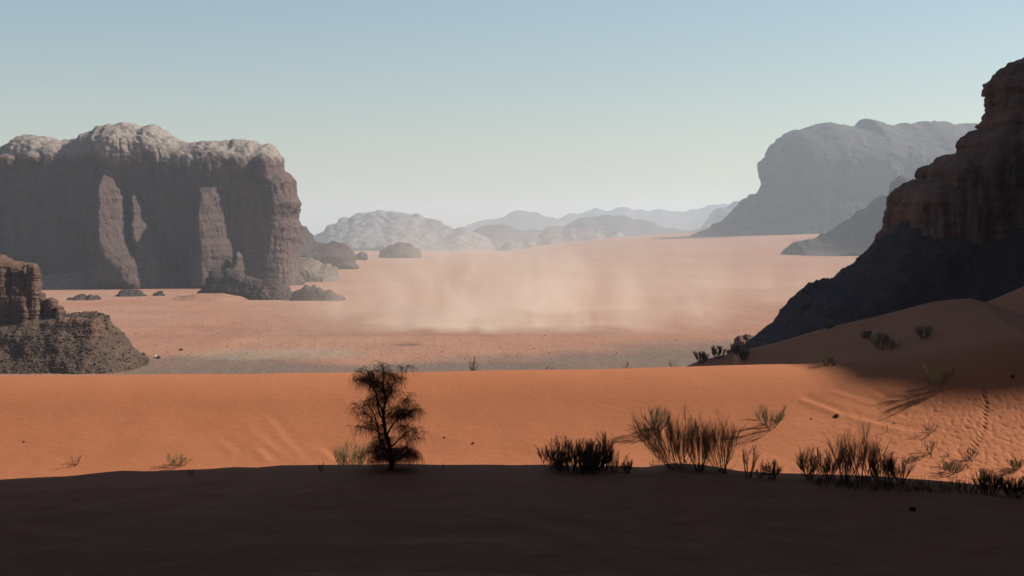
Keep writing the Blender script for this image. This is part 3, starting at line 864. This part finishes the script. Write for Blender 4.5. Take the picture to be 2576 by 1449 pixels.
def tree():
    r = random.Random(5)
    X, Yb = 985, 1178
    d = FG_Y + .2
    bx = W(X, Yb, d)[0]; bz = G1(bx, d)
    m = d / F
    root = empty('desert_tree', (bx, d, bz - .03))
    tag(root, 'dark slender feathery tree with drooping twigs, standing alone on the shaded crest', 'tree')
    def P(X_, Y_, dy=0.0):
        return Vector(((X_ - X) * m, dy, (Yb - Y_) * m))
    def path(pts, r0, r1):
        n = len(pts)
        out = []
        for a, b in zip(pts, pts[1:]):
            for s in range(4):
                out.append(a.lerp(b, s / 4) + Vector((r.gauss(0, .012), r.gauss(0, .02), r.gauss(0, .012))))
        out.append(pts[-1])
        k = len(out)
        return [tuple(p) for p in out], [r0 + (r1 - r0) * i / (k - 1) for i in range(k)]
    trunk = path([P(986, 1180), P(984, 1150), P(980, 1120), P(972, 1092), P(966, 1062), P(965, 1030, .05), P(970, 1000, .1), P(963, 970, .1), P(966, 940), P(964, 908)], .125, .012)
    V, Q = tubes([trunk], 8); mesh_obj('trunk', V, Q, M_bark, root)
    limbs = [
        ([P(983, 1150), P(968, 1120, -.1), P(955, 1095, -.2), P(952, 1060, -.3), P(940, 1030, -.3), P(925, 1010, -.35), P(910, 1020, -.4)], .065, .010),
        ([P(972, 1092), P(985, 1070, .1), P(1000, 1050, .2), P(1014, 1030, .3), P(1022, 1000, .3), P(1030, 985, .3)], .05, .010),
        ([P(966, 1062), P(952, 1030, .15), P(948, 1000, .2), P(936, 965, .3), P(928, 940, .3), P(918, 925, .3)], .045, .009),
        ([P(965, 1040), P(950, 1000, -.1), P(945, 970, -.3), P(950, 940, -.3)], .035, .009),
        ([P(969, 1005), P(985, 975, .1), P(992, 950, .2), P(998, 935, .2)], .03, .008),
        ([P(980, 1125), P(1000, 1105, -.2), P(1020, 1085, -.3), P(1042, 1072, -.3), P(1056, 1088, -.3)], .04, .008),
        ([P(978, 1110), P(955, 1085, .2), P(930, 1075, .4), P(915, 1078, .5), P(905, 1072, .5), P(892, 1074, .5)], .035, .006),
        ([P(966, 985), P(950, 960, -.2), P(930, 950, -.3), P(912, 952, -.4)], .028, .007),
        ([P(1000, 1050, .2), P(1015, 1050, .1), P(1035, 1030, 0), P(1046, 1040, 0)], .026, .006),
        ([P(984, 1155), P(965, 1130, .3), P(950, 1120, .5), P(938, 1130, .6)], .035, .007),
        ([P(984, 1150), P(1005, 1130, .2), P(1020, 1125, .4), P(1030, 1135, .5)], .03, .007),
    ]
    limbs += [
        ([P(974, 1100), P(955, 1070, -.3), P(935, 1045, -.4), P(918, 1030, -.4), P(906, 1040, -.4)], .03, .007),
        ([P(985, 1160), P(962, 1142, -.3), P(945, 1128, -.5), P(925, 1132, -.6), P(915, 1145, -.6)], .028, .006),
        ([P(985, 1162), P(1008, 1146, -.2), P(1028, 1132, -.3), P(1044, 1136, -.3), P(1050, 1150, -.3)], .028, .006),
        ([P(986, 1166), P(972, 1152, .3), P(955, 1148, .6), P(945, 1156, .7)], .02, .006),
        ([P(986, 1166), P(1000, 1152, .4), P(1014, 1148, .6), P(1024, 1156, .7)], .02, .006),
    ]
    lp = []
    for pts, a, b in limbs:
        L_ = path(pts, a, b); lp.append(L_)
        V, Q = tubes([L_], 5); mesh_obj('limb', V, Q, M_bark, root)
    fine = []; small = []
    subs = []
    for q in range(66):
        pts, rad = (lp + [trunk])[r.randrange(len(lp) + 1)]
        i = r.randrange(int(len(pts) * .12), len(pts) - 2); p0 = Vector(pts[i])
        az = r.random() * 6.283
        bp, br, _ = grow(r, p0, Vector((math.cos(az), math.sin(az) * .8, r.uniform(.2, 1.0))), r.uniform(.5, 1.05), .015, .0, 7, .13, .15, .4)
        subs.append((bp, br))
    small += subs
    src = [(l, .45) for l in subs] + [(l, 1.0) for l in lp] + [((trunk[0][12:], trunk[1][12:]), 1.6)]
    for (pts, rad), k in src:
        nb = int(18 * k)
        for b in range(nb):
            t = r.uniform(.25, 1.0) * (len(pts) - 1.001); i = int(t)
            q = Vector(pts[i]).lerp(Vector(pts[i + 1]), t - i)
            az = r.random() * 6.283
            side = Vector((math.cos(az), math.sin(az) * .8, r.uniform(.1, 1.1)))
            bp, br, _ = grow(r, q, side, r.uniform(.2, .55), .008, .02, 5, .18, .35, .5)
            small.append((bp, br))
            for c in range(9):
                u = r.uniform(.2, 1.0) * (len(bp) - 1.001); j = int(u)
                q2 = Vector(bp[j]).lerp(Vector(bp[j + 1]), u - j)
                a2 = r.random() * 6.283
                d2 = Vector((math.cos(a2) * .6, math.sin(a2) * .6, r.uniform(-.6, .6)))
                tp, tr2, _ = grow(r, q2, d2, r.uniform(.2, .7), .0042, -.15, 5, .10, .85, .6)
                fine.append((tp, tr2))
    V, Q = tubes(small, 3); o = mesh_obj('branchlets', V, Q, M_bark, root); o['kind'] = 'stuff'
    V, Q = tubes(fine, 3); o = mesh_obj('drooping_twigs', V, Q, M_dry, root); o['kind'] = 'stuff'
tree()

C = FG_Y
# shrubs in shade along the near crest
shrub(1445, 1180, 165, 76, 'wide dense dark shrub on the shaded crest, between the tree and the tall brooms', 21, d=C + .2, stems=70, dens=1.2, mat=M_scrub, open_=.8, thick=1.2)
shrub(1500, 1180, 95, 92, 'dense dark shrub with spiky top, grown against the right of the wide dense shrub', 22, d=C + .8, stems=40, dens=1.2, mat=M_scrub, open_=.75, thick=1.1)
shrub(1547, 1184, 50, 52, 'wispy dark shrub at the right foot of the wide dense one', 23, d=C, stems=8, dens=.7, mat=M_dry)
shrub(1580, 1184, 36, 28, 'small compact dark shrub on the crest, right of the wispy one', 24, d=C, stems=12, dens=1.0, mat=M_scrub)
shrub(1706, 1180, 140, 156, 'tall broom shrub leaning left, on the little sand hump of the crest', 25, d=C + .3, stems=26, dens=1.1, thick=.72, mat=M_dry, lean=-.22, open_=.35)
shrub(1760, 1182, 92, 128, 'upright broom shrub filling the gap between the two tallest shrubs', 26, d=C - .1, stems=18, dens=1.05, thick=.72, mat=M_dry, open_=.3)
shrub(1818, 1186, 92, 152, 'tall shrub with a bare forked stem, right of the sand hump', 27, d=C + .1, stems=13, dens=1.2, thick=.75, mat=M_dry, open_=.35, lean=-.05)
shrub(1884, 1196, 56, 92, 'thin see-through shrub standing right of the forked one', 28, d=C, stems=6, dens=.7, mat=M_dry)
shrub(1910, 1197, 26, 18, 'tiny dark tuft between the thin shrub and the round low one', 29, d=C, stems=8, dens=.7, mat=M_scrub)
shrub(1943, 1200, 54, 42, 'low round dark shrub standing alone on the crest in the right half', 30, d=C, stems=16, dens=1.0, mat=M_scrub)
shrub(2036, 1204, 72, 76, 'leftmost shrub of the long thicket at the right of the crest', 31, d=C + .2, stems=18, dens=1.0, mat=M_scrub, open_=.4)
shrub(2085, 1206, 60, 72, 'middling dark shrub in the thicket, left of its tallest', 32, d=C + .4, stems=16, dens=1.0, mat=M_dry, open_=.35)
shrub(2125, 1208, 70, 102, 'second tallest broom of the thicket, touching the tallest on its left', 33, d=C, stems=15, dens=1.0, thick=.8, mat=M_dry, open_=.35)
shrub(2170, 1210, 88, 142, 'tallest broom shrub of the thicket at the right of the crest', 34, d=C + .2, stems=20, dens=1.0, thick=.75, mat=M_dry, open_=.3, lean=-.03)
shrub(2222, 1214, 84, 78, 'dense dark shrub in the thicket, right of its tallest', 35, d=C - .2, stems=22, dens=1.1, mat=M_scrub, open_=.35)
shrub(2264, 1216, 60, 72, 'rightmost shrub of the thicket, thin at the top', 36, d=C + .2, stems=12, dens=.9, mat=M_dry, open_=.4)
shrub(2488, 1238, 84, 56, 'dark bushy shrub low in the right corner of the crest', 37, d=C - 1, stems=24, dens=1.2, mat=M_scrub)
shrub(2552, 1246, 90, 48, 'dark shrub cut by the right edge of the picture', 38, d=C - 1.3, stems=22, dens=1.2, mat=M_scrub)
for i, (X, w, h, dd) in enumerate([(2090, 120, 8, -1.6), (2170, 150, 9, -2.2), (2262, 140, 12, -2.0), (2345, 110, 9, -1.6), (2425, 90, 12, -1.2)]):
    shrub(X, 1210, w, h, ['low dark ground shrub at the foot of the thicket\'s left end', 'low dark ground shrub below the tallest broom', 'low dark ground shrub below the thicket\'s right end',
                          'low dark shrub on the crest right of the thicket', 'low dark shrub on the crest left of the right corner shrub'][i], 60 + i, d=C + dd, stems=34, dens=.5, open_=.8, mat=M_scrub)
# little sprigs on the crest line
shrub(808, 1177, 26, 16, 'tiny sprig on the crest, left of the tree', 40, d=C, stems=5, dens=.5, mat=M_dry)
shrub(1115, 1177, 10, 7, 'minute twig on the crest, right of the tree', 41, d=C, stems=3, dens=.4, mat=M_dry)
shrub(480, 1190, 22, 5, 'minute twigs on the crest below the left lit shrub', 42, d=C, stems=4, dens=.4, mat=M_dry)
# sunlit shrubs behind the crest and on the dune face
shrub(885, 1174, 120, 60, 'olive sunlit shrub behind the crest, just left of the tree', 43, d=98, stems=20, dens=1.0)
shrub(445, 1180, 62, 40, 'olive spreading shrub at the dune foot, second from the left edge', 44, d=99.5, stems=12, dens=.8)
shrub(190, 1186, 46, 40, 'sparse upright shrub at the dune foot, nearest the left edge', 45, d=100, stems=7, dens=.6)
shrub(1652, 1178, 40, 22, 'small pale shrub behind the crest left of the sand hump', 46, d=98, stems=8, dens=.7)
shrub(1655, 1088, 66, 68, 'olive shrub on the dune face behind the tall leaning broom', 47, stems=12, dens=1.0)
shrub(1938, 1080, 92, 64, 'sunlit clump of three plumes alone on the mid dune face', 48, stems=10, dens=1.0)
shrub(2362, 984, 76, 68, 'round olive shrub high on the dune, beside the edge of the cliff\'s shadow', 49, stems=16, dens=1.0)
shrub(2078, 919, 46, 30, 'olive shrub on the dune crest, left of its small neighbour', 50, stems=12, dens=.8)
shrub(2099, 920, 18, 20, 'small shrub on the dune crest, right of the olive one', 51, stems=6, dens=.6)
shrub(2337, 1092, 40, 32, 'small dry shrub with a long shadow on the right of the dune', 52, stems=6, dens=.6, mat=M_dry)
shrub(2231, 1088, 12, 22, 'single thin stalk casting a thin shadow on the dune', 53, stems=2, dens=.4, mat=M_dry)
shrub(2340, 1142, 40, 36, 'faint dry shrub above the thicket\'s right end', 54, stems=8, dens=.6, mat=M_dry)
shrub(2382, 1150, 24, 12, 'tiny dry tuft between two larger dry shrubs on the lower dune', 55, stems=5, dens=.5, mat=M_dry)
shrub(2440, 1160, 40, 36, 'dry shrub beside the lower end of the footprints', 56, stems=8, dens=.7, mat=M_dry)
shrub(2395, 1215, 82, 54, 'yellowish sunlit shrub behind the crest, right of the thicket', 57, d=97.5, stems=16, dens=.9)
shrub(2556, 1215, 50, 62, 'pale olive shrub behind the crest at the right edge', 58, d=97.5, stems=14, dens=.9)
shrub(2300, 1160, 40, 20, 'low dry shrub just behind the rightmost shrub of the thicket', 59, stems=8, dens=.6, mat=M_dry)
# crest line of the far dune
for i, (X, w, h, d_, lab, mt) in enumerate([(1190, 18, 27, 113, 'olive sprig on the dune crest above the middle of the picture', M_twig), (1368, 8, 9, 115, 'left of two tiny dark tufts on the dune crest', M_scrub),
                                   (1380, 7, 10, 115, 'right of two tiny dark tufts on the dune crest', M_scrub), (1578, 18, 12, 116, 'small dark tuft on the dune crest right of the middle', M_scrub),
                                   (1696, 38, 16, 117, 'low dark shrub on the dune crest left of the shaded dunes', M_scrub), (1862, 26, 36, 114, 'bare leaning stalks on the dune crest', M_twig),
                                   (1892, 34, 16, 113, 'pale low tuft on the dune crest beside the leaning stalks', M_twig), (2000, 14, 8, 113, 'tiny pale tuft on the dune crest left of the olive shrub', M_twig)]):
    shrub(X, 925, w, h, lab, 80 + i, d=d_, stems=3 if 'stalk' in lab else (9 if w > 15 else 4), dens=.6, mat=mt, lean=-.25 if 'stalk' in lab else 0)
# dark shrubs on the shaded dunes
def hit_obj(X, Y, names):
    dg = bpy.context.evaluated_depsgraph_get()
    best = None
    a, b, c = ray(X, Y)
    dirv = Vector((a, b, c)).normalized(); o = Vector((0, 0, CZ))
    for nme in names:
        ob = bpy.data.objects[nme]
        inv = ob.matrix_world.inverted()
        ok, loc, nrm, _ = ob.ray_cast(inv @ o, (inv.to_3x3() @ dirv))
        if ok:
            p = ob.matrix_world @ loc
            if best is None or (p - o).length < (best - o).length: best = p
    return best
bpy.context.view_layer.update()
for i, (X, Y, w, h, lab) in enumerate([(1765, 912, 40, 30, 'dark shrub on the left tip of the shaded dune'), (1806, 900, 46, 30, 'dark bushy shrub on the shaded dune\'s left slope, right of the tip shrub'),
                                       (1850, 890, 24, 26, 'small dark shrub on the shaded dune\'s crest line'), (1872, 905, 30, 30, 'dark shrub behind the leaning stalks'), (1925, 866, 44, 24, 'dark shrub on the shaded crest below the scree, left one'),
                                       (2047, 832, 38, 32, 'bushy dark shrub on the shaded dune crest before the scree'), (2085, 826, 30, 18, 'low dark shrub right of the bushy one before the scree'),
                                       (2225, 880, 80, 44, 'large black shrub in the gully of the shaded dunes'), (2325, 850, 46, 34, 'black shrub high on the shaded dune, right of the gully'),
                                       (2180, 850, 30, 20, 'small black shrub above the gully of the shaded dunes')]):
    p = hit_obj(X, Y, ['shaded_dune', 'shaded_dune.001', 'sunlit_dune'])
    if p is None: continue
    shrub(X, Y, w, h, lab, 100 + i, at=(p.x, p.y, p.z - .05), stems=20, dens=1.0, mat=M_scrub)

# ------------------------------------------------------------------ stones
def stone(X, Y, size, label, seed, mat=M_low, src=None, name='stone'):
    r = np.random.RandomState(seed)
    p = hit(X, Y) if src is None else src
    n1, n2 = 10, 7
    V = [(0, 0, 1)]
    for j in range(1, n2):
        for i in range(n1):
            a = 2 * math.pi * i / n1; b = math.pi * j / n2
            k = 1 + .22 * r.randn()
            V.append((math.cos(a) * math.sin(b) * k, math.sin(a) * math.sin(b) * k, math.cos(b) * .7 * k))
    V.append((0, 0, -.7))
    V = np.array(V) * size
    T_ = []
    for i in range(n1): T_.append((0, 1 + i, 1 + (i + 1) % n1))
    for j in range(n2 - 2):
        for i in range(n1):
            a = 1 + j * n1 + i; b = 1 + j * n1 + (i + 1) % n1
            T_.append((a, a + n1, b)); T_.append((b, a + n1, b + n1))
    for i in range(n1): T_.append((len(V) - 1, 1 + (n2 - 2) * n1 + (i + 1) % n1, 1 + (n2 - 2) * n1 + i))
    o = mesh_obj(name, V, T_, mat, None, False)
    o.location = (p[0], p[1], p[2] + size * .25)
    tag(o, label, 'stone')
    return o
stone(2105, 1050, .16, 'dark stone at the end of a scratch line on the dune face', 1)
stone(60, 1113, .08, 'tiny dark stone on the dune at the far left', 2)
stone(1190, 1117, .10, 'dark pebble on the dune right of the tree', 3)
stone(1118, 1101, .07, 'smaller pebble between the tree and the darker pebble', 4)
stone(2548, 950, .14, 'stone at the right edge, near the top of the dune', 5)
stone(2040, 1056, .07, 'small pebble left of the dark stone on the dune face', 7)
stone(2250, 1066, .06, 'little pebble above the thin stalk on the dune', 8)
pt = W(2295, 1270, 55); stone(0, 0, .13, 'lone stone on the shaded foreground sand at right', 6, src=(pt[0], 55.0, G1(pt[0], 55.0)))
M_white = simple_mat('pale_boulder', (.5, .46, .4), (.65, .6, .52), 2)
for i, (X, Y, s, lab, mt) in enumerate([(392, 897, .8, 'white boulder at the tip of the near hill\'s gravel slope', M_white), (398, 900, 1.2, 'dark boulder right beside the white boulder', M_low),
                                        (455, 880, .9, 'dark boulder alone on the pale pan', M_low)]):
    a, b, c = ray(X, Y); t = -(CZ - 0.2) / c
    x_, y_ = a * t, b * t
    stone(0, 0, s, lab, 20 + i, mt, src=(x_, y_, G1(x_, y_)), name='boulder')

# scattered scrub on the plain (nobody could count it)
rs = np.random.RandomState(3)
N = 6500
yy = 620 * (3600 / 620.) ** (rs.rand(N) ** .8)
xx = (rs.rand(N) * 2 - 1) * yy * .42
keep = fbm(xx * .004, yy * .003, 0 * xx, 3) + .25 * rs.rand(N) > .02
xx, yy = xx[keep], yy[keep]
zz = G(xx, yy) - .25
Vs = []; Ts = []
for i in range(len(xx)):
    s = (.10 + .42 * rs.rand() ** 4) * (1 + yy[i] / 2500)
    k = len(Vs)
    a0 = rs.rand() * 6.28
    for j in range(4):
        a = a0 + j * 1.57
        Vs.append((xx[i] + math.cos(a) * s * rs.uniform(.6, 1.2), yy[i] + math.sin(a) * s * rs.uniform(.6, 1.2), zz[i] + s * rs.uniform(.2, .6)))
    Vs.append((xx[i], yy[i], zz[i] + s * 1.0)); Vs.append((xx[i], yy[i], zz[i] - .1))
    for j in range(4):
        Ts.append((k + j, k + (j + 1) % 4, k + 4)); Ts.append((k + (j + 1) % 4, k + j, k + 5))
o = mesh_obj('plain_scrub', Vs, Ts, M_scrub, None, False)
tag(o, 'tiny dark tufts of scrub strewn over the desert plain', 'scrub', kind='stuff')
# loose rubble on the near hill's slope
def rubble(objs, n, smin, smax, mat, name, label, seed, zmax):
    rs = np.random.RandomState(seed)
    for ob in objs:
        me = ob.data; P = np.zeros(len(me.vertices) * 3, np.float32); me.vertices.foreach_get('co', P); P = P.reshape(-1, 3)
        Nn = np.zeros(len(me.vertices) * 3, np.float32); me.vertices.foreach_get('normal', Nn); Nn = Nn.reshape(-1, 3)
        ok = np.where((Nn[:, 2] > .25) & (Nn[:, 1] < .1))[0]
        pick = rs.choice(ok, n)
        Vs = []; Ts = []
        for i in pick:
            s = smin + (smax - smin) * rs.rand() ** 6
            k = len(Vs)
            for j in range(6):
                a = j * 1.047 + rs.rand() * .5; rr = s * rs.uniform(.6, 1.1)
                Vs.append((P[i, 0] + math.cos(a) * rr, P[i, 1] + math.sin(a) * rr, P[i, 2] + s * rs.uniform(-.1, .5)))
            Vs.append((P[i, 0], P[i, 1], P[i, 2] + s * rs.uniform(.6, 1.0))); Vs.append((P[i, 0], P[i, 1], P[i, 2] - s * .5))
            for j in range(6):
                Ts.append((k + j, k + (j + 1) % 6, k + 6)); Ts.append((k + (j + 1) % 6, k + j, k + 7))
        o = mesh_obj(name, Vs, Ts, mat, ob.parent, False)
        o['kind'] = 'stuff'
for ob in [c for c in nh.children if c.name.startswith('talus')]:
    rubble([ob], 4200, .12, 1.3, M_talus, 'rubble', '', 5, 0)
for ob in [c for c in mesa.children if c.name.startswith('talus')]:
    rubble([ob], 1500, .6, 2.4, M_mtal, 'rubble', '', 6, 0)
for ob in [c for c in rc.children if c.name.startswith('scree')]:
    rubble([ob], 1500, .3, 1.0, M_rtal, 'rubble', '', 7, 0)

# ------------------------------------------------------------------ air
def box(name, lo, hi, mat):
    V = [(x, y, z) for x in (lo[0], hi[0]) for y in (lo[1], hi[1]) for z in (lo[2], hi[2])]
    Q = [(0, 1, 3, 2), (4, 6, 7, 5), (0, 4, 5, 1), (2, 3, 7, 6), (0, 2, 6, 4), (1, 5, 7, 3)]
    return mesh_obj(name, V, Q, mat, None, False)
mh = bpy.data.materials.new('haze_air'); mh.use_nodes = True
nt = mh.node_tree; nt.nodes.remove(nt.nodes['Principled BSDF'])
pv = nt.nodes.new('ShaderNodeVolumePrincipled')
pv.inputs['Color'].default_value = (.755, .88, 1.0, 1)
pv.inputs['Density'].default_value = HAZE_DENSITY
pv.inputs['Anisotropy'].default_value = 0.35
nt.links.new(pv.outputs[0], nt.nodes['Material Output'].inputs['Volume'])
hz = box('haze', (-20500, -900, -320), (20500, 24500, 620), mh)
tag(hz, 'pale dusty air lying over the whole desert', 'haze', kind='stuff')

def dust(name, cx, cy, z0, rx, ry, rz, dens, label, seed, sc_=1.0):
    m = bpy.data.materials.new('blown_dust'); m.use_nodes = True
    nt = m.node_tree; nt.nodes.remove(nt.nodes['Principled BSDF'])
    k = NB(nt)
    tc = k.n('ShaderNodeTexCoord')
    o3 = tc.outputs['Object']
    mp = k.n('ShaderNodeMapping'); mp.inputs['Scale'].default_value = (1 / rx, 1 / ry, 1 / rz); k.l(o3, mp.inputs[0])
    sx = k.n('ShaderNodeSeparateXYZ'); k.l(mp.outputs[0], sx.inputs[0])
    ex = k.math('MULTIPLY', sx.outputs[0], sx.outputs[0]); ey = k.math('MULTIPLY', sx.outputs[1], sx.outputs[1])
    fall = k.math('ADD', ex, ey)
    side = k.math('MULTIPLY', k.math('POWER', k.rng(ex, 1.0, .0), 2.0), k.rng(ey, 1.0, .25))
    up = k.rng(sx.outputs[2], 1.0, 0.0)
    up = k.math('POWER', up, 2.4)
    m2 = k.n('ShaderNodeMapping'); m2.inputs['Scale'].default_value = (sc_ * .019, sc_ * .009, sc_ * .011); m2.inputs['Location'].default_value = (seed, seed * 2, 0); m2.inputs['Rotation'].default_value = (0, .22, .3)
    k.l(o3, m2.inputs[0])
    nz = k.noise(m2.outputs[0], 1, 4, .6, 1.2)
    nn = k.math('POWER', k.rng(nz, .30, .78), 2.4)
    dn = k.math('MULTIPLY', k.math('MULTIPLY', side, up), k.math('MULTIPLY', nn, dens))
    pv = k.n('ShaderNodeVolumePrincipled')
    pv.inputs['Color'].default_value = (.84, .74, .64, 1)
    pv.inputs['Anisotropy'].default_value = .3
    k.l(dn, pv.inputs['Density'])
    k.l(pv.outputs[0], nt.nodes['Material Output'].inputs['Volume'])
    o = box(name, (-rx, -ry, 0), (rx, ry, rz), m)
    o.location = (cx, cy, z0)
    tag(o, label, 'dust cloud', kind='stuff')
    return o
dust('dust_cloud', 0, 1090, .3, 205, 220, 120, .026, 'pale dust blown up low over the middle of the plain', 3.1)
dust('dust_cloud', -15, 965, .3, 130, 60, 20, .07, 'low streak of dust skimming the sand at the front of the rising dust', 5.3, 1.3)
dust('dust_cloud', 210, 1500, 2, 260, 400, 90, .0035, 'thin veil of dust drifting over the right of the plain', 8.7, .7)
